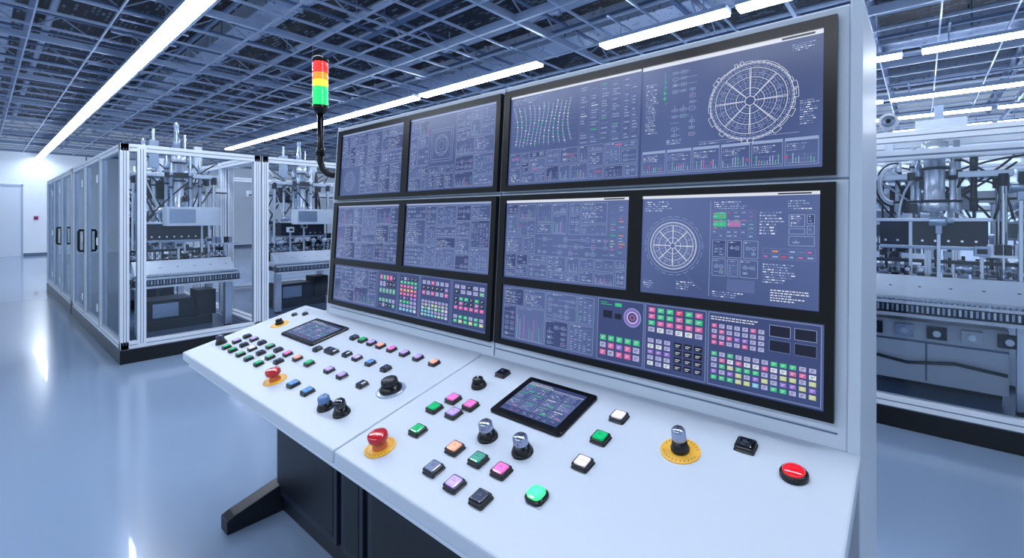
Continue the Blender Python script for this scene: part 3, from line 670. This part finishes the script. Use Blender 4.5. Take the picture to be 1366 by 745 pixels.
# ------------------------------------------------------------ machines
def machine(x,y,rot,label,seed,w=1.1,d=.8,th=.92,top=2.55,z0=.155,special=False):
    r=random.Random(seed)
    t=thing('assembly_machine',(x,y,z0),label,'machine',rot=rot)
    P=lambda mb,n,**k: obj(n,mb.mesh(n),t,bevel=k.pop('bevel',0),**k)
    th-=z0; top-=z0
    hw,hd=w/2,d/2
    m=MB(); m.box(-hw,hw,-hd,hd,th-.05,th,MWHITE); m.box(-hw,hw,-hd-.01,-hd,th-.16,th,MWHITE); m.box(-hw+.02,hw-.02,-hd+.02,hd-.02,th-.12,th-.05,DSTEEL); P(m,'work_table',bevel=.004)
    for a in (-hw+.05,hw-.13):
        for b in (-hd+.04,hd-.12):
            m=MB(); m.box(a,a+.08,b,b+.08,0.03,th-.05,ALU); m.cyl((a+.04,b+.04,0),(a+.04,b+.04,.035),.045,BLACK); P(m,'leg')
    if special:
        m=MB(); m.box(-hw*.85,hw*.72,-hd*.7,hd*.8,.10,th-.22,MWHITE); m.box(-hw*.85,hw*.72,-hd*.7-.01,-hd*.7,th*.52,th*.54,GREYP); m.box(-hw*.1,-hw*.08,-hd*.7-.006,-hd*.7,.12,th*.52,GREYP)
        for q in range(5): m.box(-hw*.78+q*.2,-hw*.78+q*.2+.12,-hd*.7-.05,-hd*.7,th*.58,th*.70,[DSTEEL,STEEL,DSTEEL,MWHITE,DSTEEL][q]); m.cyl((-hw*.78+q*.2+.06,-hd*.7-.07,th*.64),(-hw*.78+q*.2+.06,-hd*.7-.05,th*.64),.025,ALU,n=12)
        m.tube([(-hw*.8,-hd*.8,.3),(-hw*.3,-hd*.82,.26),(hw*.2,-hd*.8,.3),(hw*.7,-hd*.82,.27)],.014,DSTEEL,8)
    else:
        m=MB(); m.box(-hw*.6,hw*.3,-hd*.1,hd*.8,.12,th*.5,DSTEEL); m.box(-hw*.5,0,-hd*.1-.01,-hd*.1,.16,th*.45,STEEL); m.box(hw*.4,hw*.8,0,hd*.7,.12,th*.6,DARK)
    m.box(-hw*.7,hw*.7,-hd*.1,hd*.7,.0,.12,DARK); P(m,'drive_cabinet',bevel=.004)
    m=MB(); m.box(-hw,hw,-hd-.1,-hd-.012,th-.13,th-.03,DSTEEL); n=int(w/.03)
    for i in range(n): a=-hw+.01+i*w/n; m.box(a,a+.014,-hd-.112,-hd-.1,th-.11,th-.06,ALU if i%2 else STEEL); m.box(a,a+.018,-hd-.09,-hd-.03,th-.03,th-.018,STEEL)
    m.box(-hw,hw,-hd-.13,-hd-.11,th-.15,th-.125,ALU2); m.box(-hw,hw,-hd-.12,-hd-.10,th-.05,th-.03,ALU2); P(m,'slotted_conveyor')
    m=MB(); m.prism([(-hd+.0,th),(-hd+.2,th),(-hd+.2,th+.15),(-hd+.17,th+.15)],-hw*.95,hw*.95,MWHITE)
    for i in range(6): a=-hw*.8+i*w*.16; m.cyl((a,-hd+.09,th+.065),(a,-hd+.085,th+.075),.012,DARK,n=8)
    P(m,'front_plate',bevel=.003)
    m=MB(); n=13
    for i in range(n):
        a=-hw*.88+i*w*.88/(n-1); hgt=r.uniform(.08,.22); c1=r.choice([STEEL,DSTEEL,STEEL,ALU,BLACK])
        m.box(a-.028,a+.028,-.1,.12,th,th+hgt*.8,c1)
        m.cyl((a-.015,-.05,th+hgt*.8),(a-.015,-.05,th+hgt+.14),.011,CHROME,n=8); m.cyl((a+.015,.05,th+hgt*.8),(a+.015,.05,th+hgt+.16),.012,DSTEEL,n=8)
        m.box(a-.026,a+.026,-.16,-.1,th+.10,th+.16,r.choice([DARK,DSTEEL,STEEL])); m.cyl((a,-.16,th+.2),(a,-.24,th+.2),.016,r.choice([ALU,DARK]),n=10); m.box(a-.02,a+.02,-.18,-.12,th+.18,th+.22,r.choice([DARK,STEEL]))
        m.box(a-.026,a+.026,-.08,.08,th+hgt+.08,th+hgt+.13,r.choice([STEEL,DSTEEL]))
    m.box(-hw*.9,hw*.9,-.12,-.08,th+.25,th+.28,DSTEEL); P(m,'die_set')
    m=MB(); m.box(-hw*.62,hw*.55,-.16,.2,th+.40,th+.60,DSTEEL); m.box(-hw*.66,hw*.59,-.18,.22,th+.60,th+.63,ALU); m.box(-hw*.62,hw*.55,-.17,.2,th+.37,th+.40,STEEL)
    for i in range(8): m.cyl((-hw*.55+i*w*.07,-.165,th+.44),(-hw*.55+i*w*.07,-.16,th+.44),.01,CHROME,n=6)
    P(m,'press_block',bevel=.006)
    for a in (-hw*.75,hw*.7):
        for b in (-.1,.22):
            m=MB(); m.cyl((a,b,th),(a,b,top-.42),.022,CHROME,n=12); m.cyl((a,b,th),(a,b,th+.05),.04,STEEL,n=12); m.cyl((a,b,top-.5),(a,b,top-.4),.036,DSTEEL,n=12); P(m,'guide_column')
    m=MB(); m.box(-hw*.85,hw*.8,-.12,.3,top-.42,top-.37,ALU); m.box(-hw*.3,hw*.25,-.14,-.12,top-.43,top-.36,DARK); P(m,'crosshead',bevel=.005)
    for q,(a,b,rr_,z1) in enumerate(((0,-.16 if special else -.05,.085 if special else .075,top-.12),(-.13,-.04,.03,top-.2),(.14,-.02,.034,top-.16),(-.24,.06,.026,top-.24),(.24,-.06,.026,top-.24),(-.10,-.14,.024,top-.3),(.11,-.14,.024,top-.3))):
        m=MB(); cc=r.choice([ALU,STEEL,DSTEEL,STEEL])
        if q==0: cc=ALU
        m.lathe([(rr_*.35,th+.63),(rr_*.35,th+.68),(rr_,th+.69),(rr_,th+.76),(rr_*.8,th+.77),(rr_*.8,z1-.12),(rr_,z1-.11),(rr_,z1),(rr_*.6,z1+.005),(rr_*.6,z1+.06)],cc,n=20,c=(a,b,0))
        for z in (th+.76,(th+.8+z1)/2,z1-.12): m.lathe([(rr_*1.08,z),(rr_*1.08,z+.02)],DSTEEL,n=20,c=(a,b,0))
        P(m,'pneumatic_cylinder')
    m=MB(); m.box(-hw-.1,hw+.1,.24,.34,top-.62,top-.52,ALU2); m.box(-hw-.1,hw+.1,.235,.24,top-.60,top-.58,DARK)
    m.box(-.3,-.12,.1,.24,top-.70,top-.46,DSTEEL); m.box(.1,.26,.12,.24,top-.68,top-.48,MWHITE); P(m,'gantry_beam',bevel=.003)
    for k in range(18):
        a=r.uniform(-hw*.95,hw*.95); b=r.uniform(-.25,.3); z=th+r.uniform(.1,.95)
        m=MB(); 
        if k%2: m.lathe([(.036,-.06),(.04,-.05),(.04,.04),(.03,.05),(.016,.05),(.016,.09)],r.choice([STEEL,ALU,BLACK]),n=16,c=(a,b,z),axis=r.choice('xy')); m.box(a-.02,a+.02,b-.02,b+.02,z-.1,z,STEEL); m.box(a-.012,a+.012,b-.012,b+.012,th,z-.1,ALU)
        else: m.box(a-.045,a+.045,b-.04,b+.04,z,z+.08,r.choice([DSTEEL,STEEL,MWHITE,ALU])); m.box(a-.03,a+.03,b-.045,b-.04,z+.02,z+.06,DARK); m.box(a-.012,a+.012,b-.012,b+.012,th,z,ALU)
        P(m,'side_module',bevel=.003)
    m=MB(); m.box(hw*.5,hw+.1,-.2,-.05,th+.32,th+.34,ALU)
    for i in range(6): m.box(hw*.5+.02+i*.05,hw*.5+.055+i*.05,-.19,-.07,th+.34,th+.42,r.choice([MWHITE,DARK,STEEL]))
    m.box(hw-.06,hw-.02,-.14,-.1,th,th+.32,ALU); P(m,'valve_bank')
    for k in range(18):
        a=Vector((r.uniform(-hw*.8,hw*.8),r.uniform(-.15,.25),th+.62)); b=Vector((r.uniform(-hw,hw),r.uniform(-.1,.3),top-r.uniform(.15,.45)))
        mid=(a+b)/2+Vector((r.uniform(-.3,.3),r.uniform(-.2,.1),.2)); pts=[]
        for q in range(11):
            u=q/10; pts.append(a*(1-u)**2+mid*2*u*(1-u)+b*u*u)
        m=MB(); m.tube(pts,.009,r.choice([BLACK,BLACK,DSTEEL,MWHITE]),8); P(m,'hose')
    if special:
        m=MB()
        for kk in range(3):
            pts=[]
            for q in range(13):
                a=math.radians(75+q*16); pts.append((-.26+(.09+.018*kk)*math.cos(a),-.15+.03*kk,top-.46+(.15+.02*kk)*math.sin(a)))
            m.tube(pts,.010,[ALU2,MWHITE,DSTEEL][kk],8)
        P(m,'cable_loop')
        m=MB(); m.lathe([(.07,-.03),(.07,.03)],MWHITE,n=28,c=(-.30,-.1,top+.10),axis='y'); m.lathe([(.05,-.035),(.05,.035)],STEEL,n=28,c=(-.30,-.1,top+.10),axis='y'); m.lathe([(.018,-.05),(.018,.05)],BLACK,n=16,c=(-.30,-.1,top+.10),axis='y'); m.box(-.33,-.27,-.02,.04,top-.4,top+.12,ALU)
        m.box(-.12,.2,-.1,.1,top-.02,top+.08,ALU); m.box(.0,.06,-.05,.01,top+.08,top+.2,STEEL); P(m,'cable_pulley')
        m=MB(); m.box(-1.5,1.2,-.42,-.34,top-.28,top-.20,ALU2); m.box(-1.5,1.2,-.425,-.42,top-.25,top-.235,GREYP); m.box(-1.5,1.2,.1,.18,top-.12,top-.03,ALU2)
        for a in (-.5,.62): m.box(a,a+.05,-.41,-.36,th,top-.2,ALU2)
        P(m,'gantry_rail',bevel=.003)
    else:
        m=MB(); m.lathe([(.04,top-.1),(.04,top+.12),(.028,top+.13),(.028,top+.26),(.034,top+.28),(.015,top+.32)],STEEL,n=16,c=(.0,.05,0)); m.box(-.3,-.2,0,.1,top-.3,top+.05,STEEL); m.cyl((-.25,.05,top+.05),(-.25,.05,top+.2),.016,ALU,n=10); m.box(.2,.28,0,.08,top-.34,top+.02,MWHITE); m.cyl((.08,0,top-.2),(.08,0,top+.16),.014,CHROME,n=8); P(m,'top_actuator')
    if seed%2: m=MB(); m.box(-hw*.35,hw*.7,-hd*.75,-hd*.3,th+.58,th+.82,MWHITE); m.box(-hw*.3,hw*.2,-hd*.75-.006,-hd*.75,th+.62,th+.79,STEEL); P(m,'control_box',bevel=.005)
    return t
h90=math.pi/2
machine(-7.4,1.74,h90,'blue-grey pneumatic press machine with white table inside glass guard',1,w=1.12,d=.95)
machine(-9.3,1.74,h90,'blue-grey assembly machine with hoses inside glass guard',3,w=1.0,d=.8)
machine(-12.3,1.74,h90,'assembly machine inside the farther glass guard',5,w=1.0,d=.8)
machine(-7.7,3.5,h90,'second press machine with white table in the wide guard',7,w=1.2,d=.9)
machine(-7.9,4.85,h90,'press machine at the end of the wide guard',4,w=1.0,d=.9)
machine(.08,5.4,0,'press machine with dark head block and slotted white conveyor table',2,w=1.15,d=.9,th=.97,top=2.35,special=True)
machine(1.6,5.6,0,'neighbouring press machine behind the glass guard',9,w=1.1,d=.8,top=2.3)
machine(1.3,9.5,0,'press machine in the farther guard across the hall',6,w=1.4,d=.9,top=2.3)
machine(-.4,9.5,0,'tall press machine in the farther guard across the hall',11,w=1.0,d=.9,top=2.3)
# ------------------------------------------------------------ world, camera
w=bpy.data.worlds.new('world'); S.world=w; w.use_nodes=True
bg=w.node_tree.nodes['Background']; bg.inputs['Color'].default_value=(.64,.80,1,1); bg.inputs['Strength'].default_value=.88
cam=bpy.data.cameras.new('camera'); co=bpy.data.objects.new('camera',cam); COL.objects.link(co)
cam.sensor_width=36; cam.lens=36*624/1366; cam.shift_y=-81.5/1366; cam.clip_end=200; cam.clip_start=.02
co.location=(0,0,1.6); co.rotation_euler=(math.pi/2,0,math.atan2(.6587,.7524)); S.camera=co
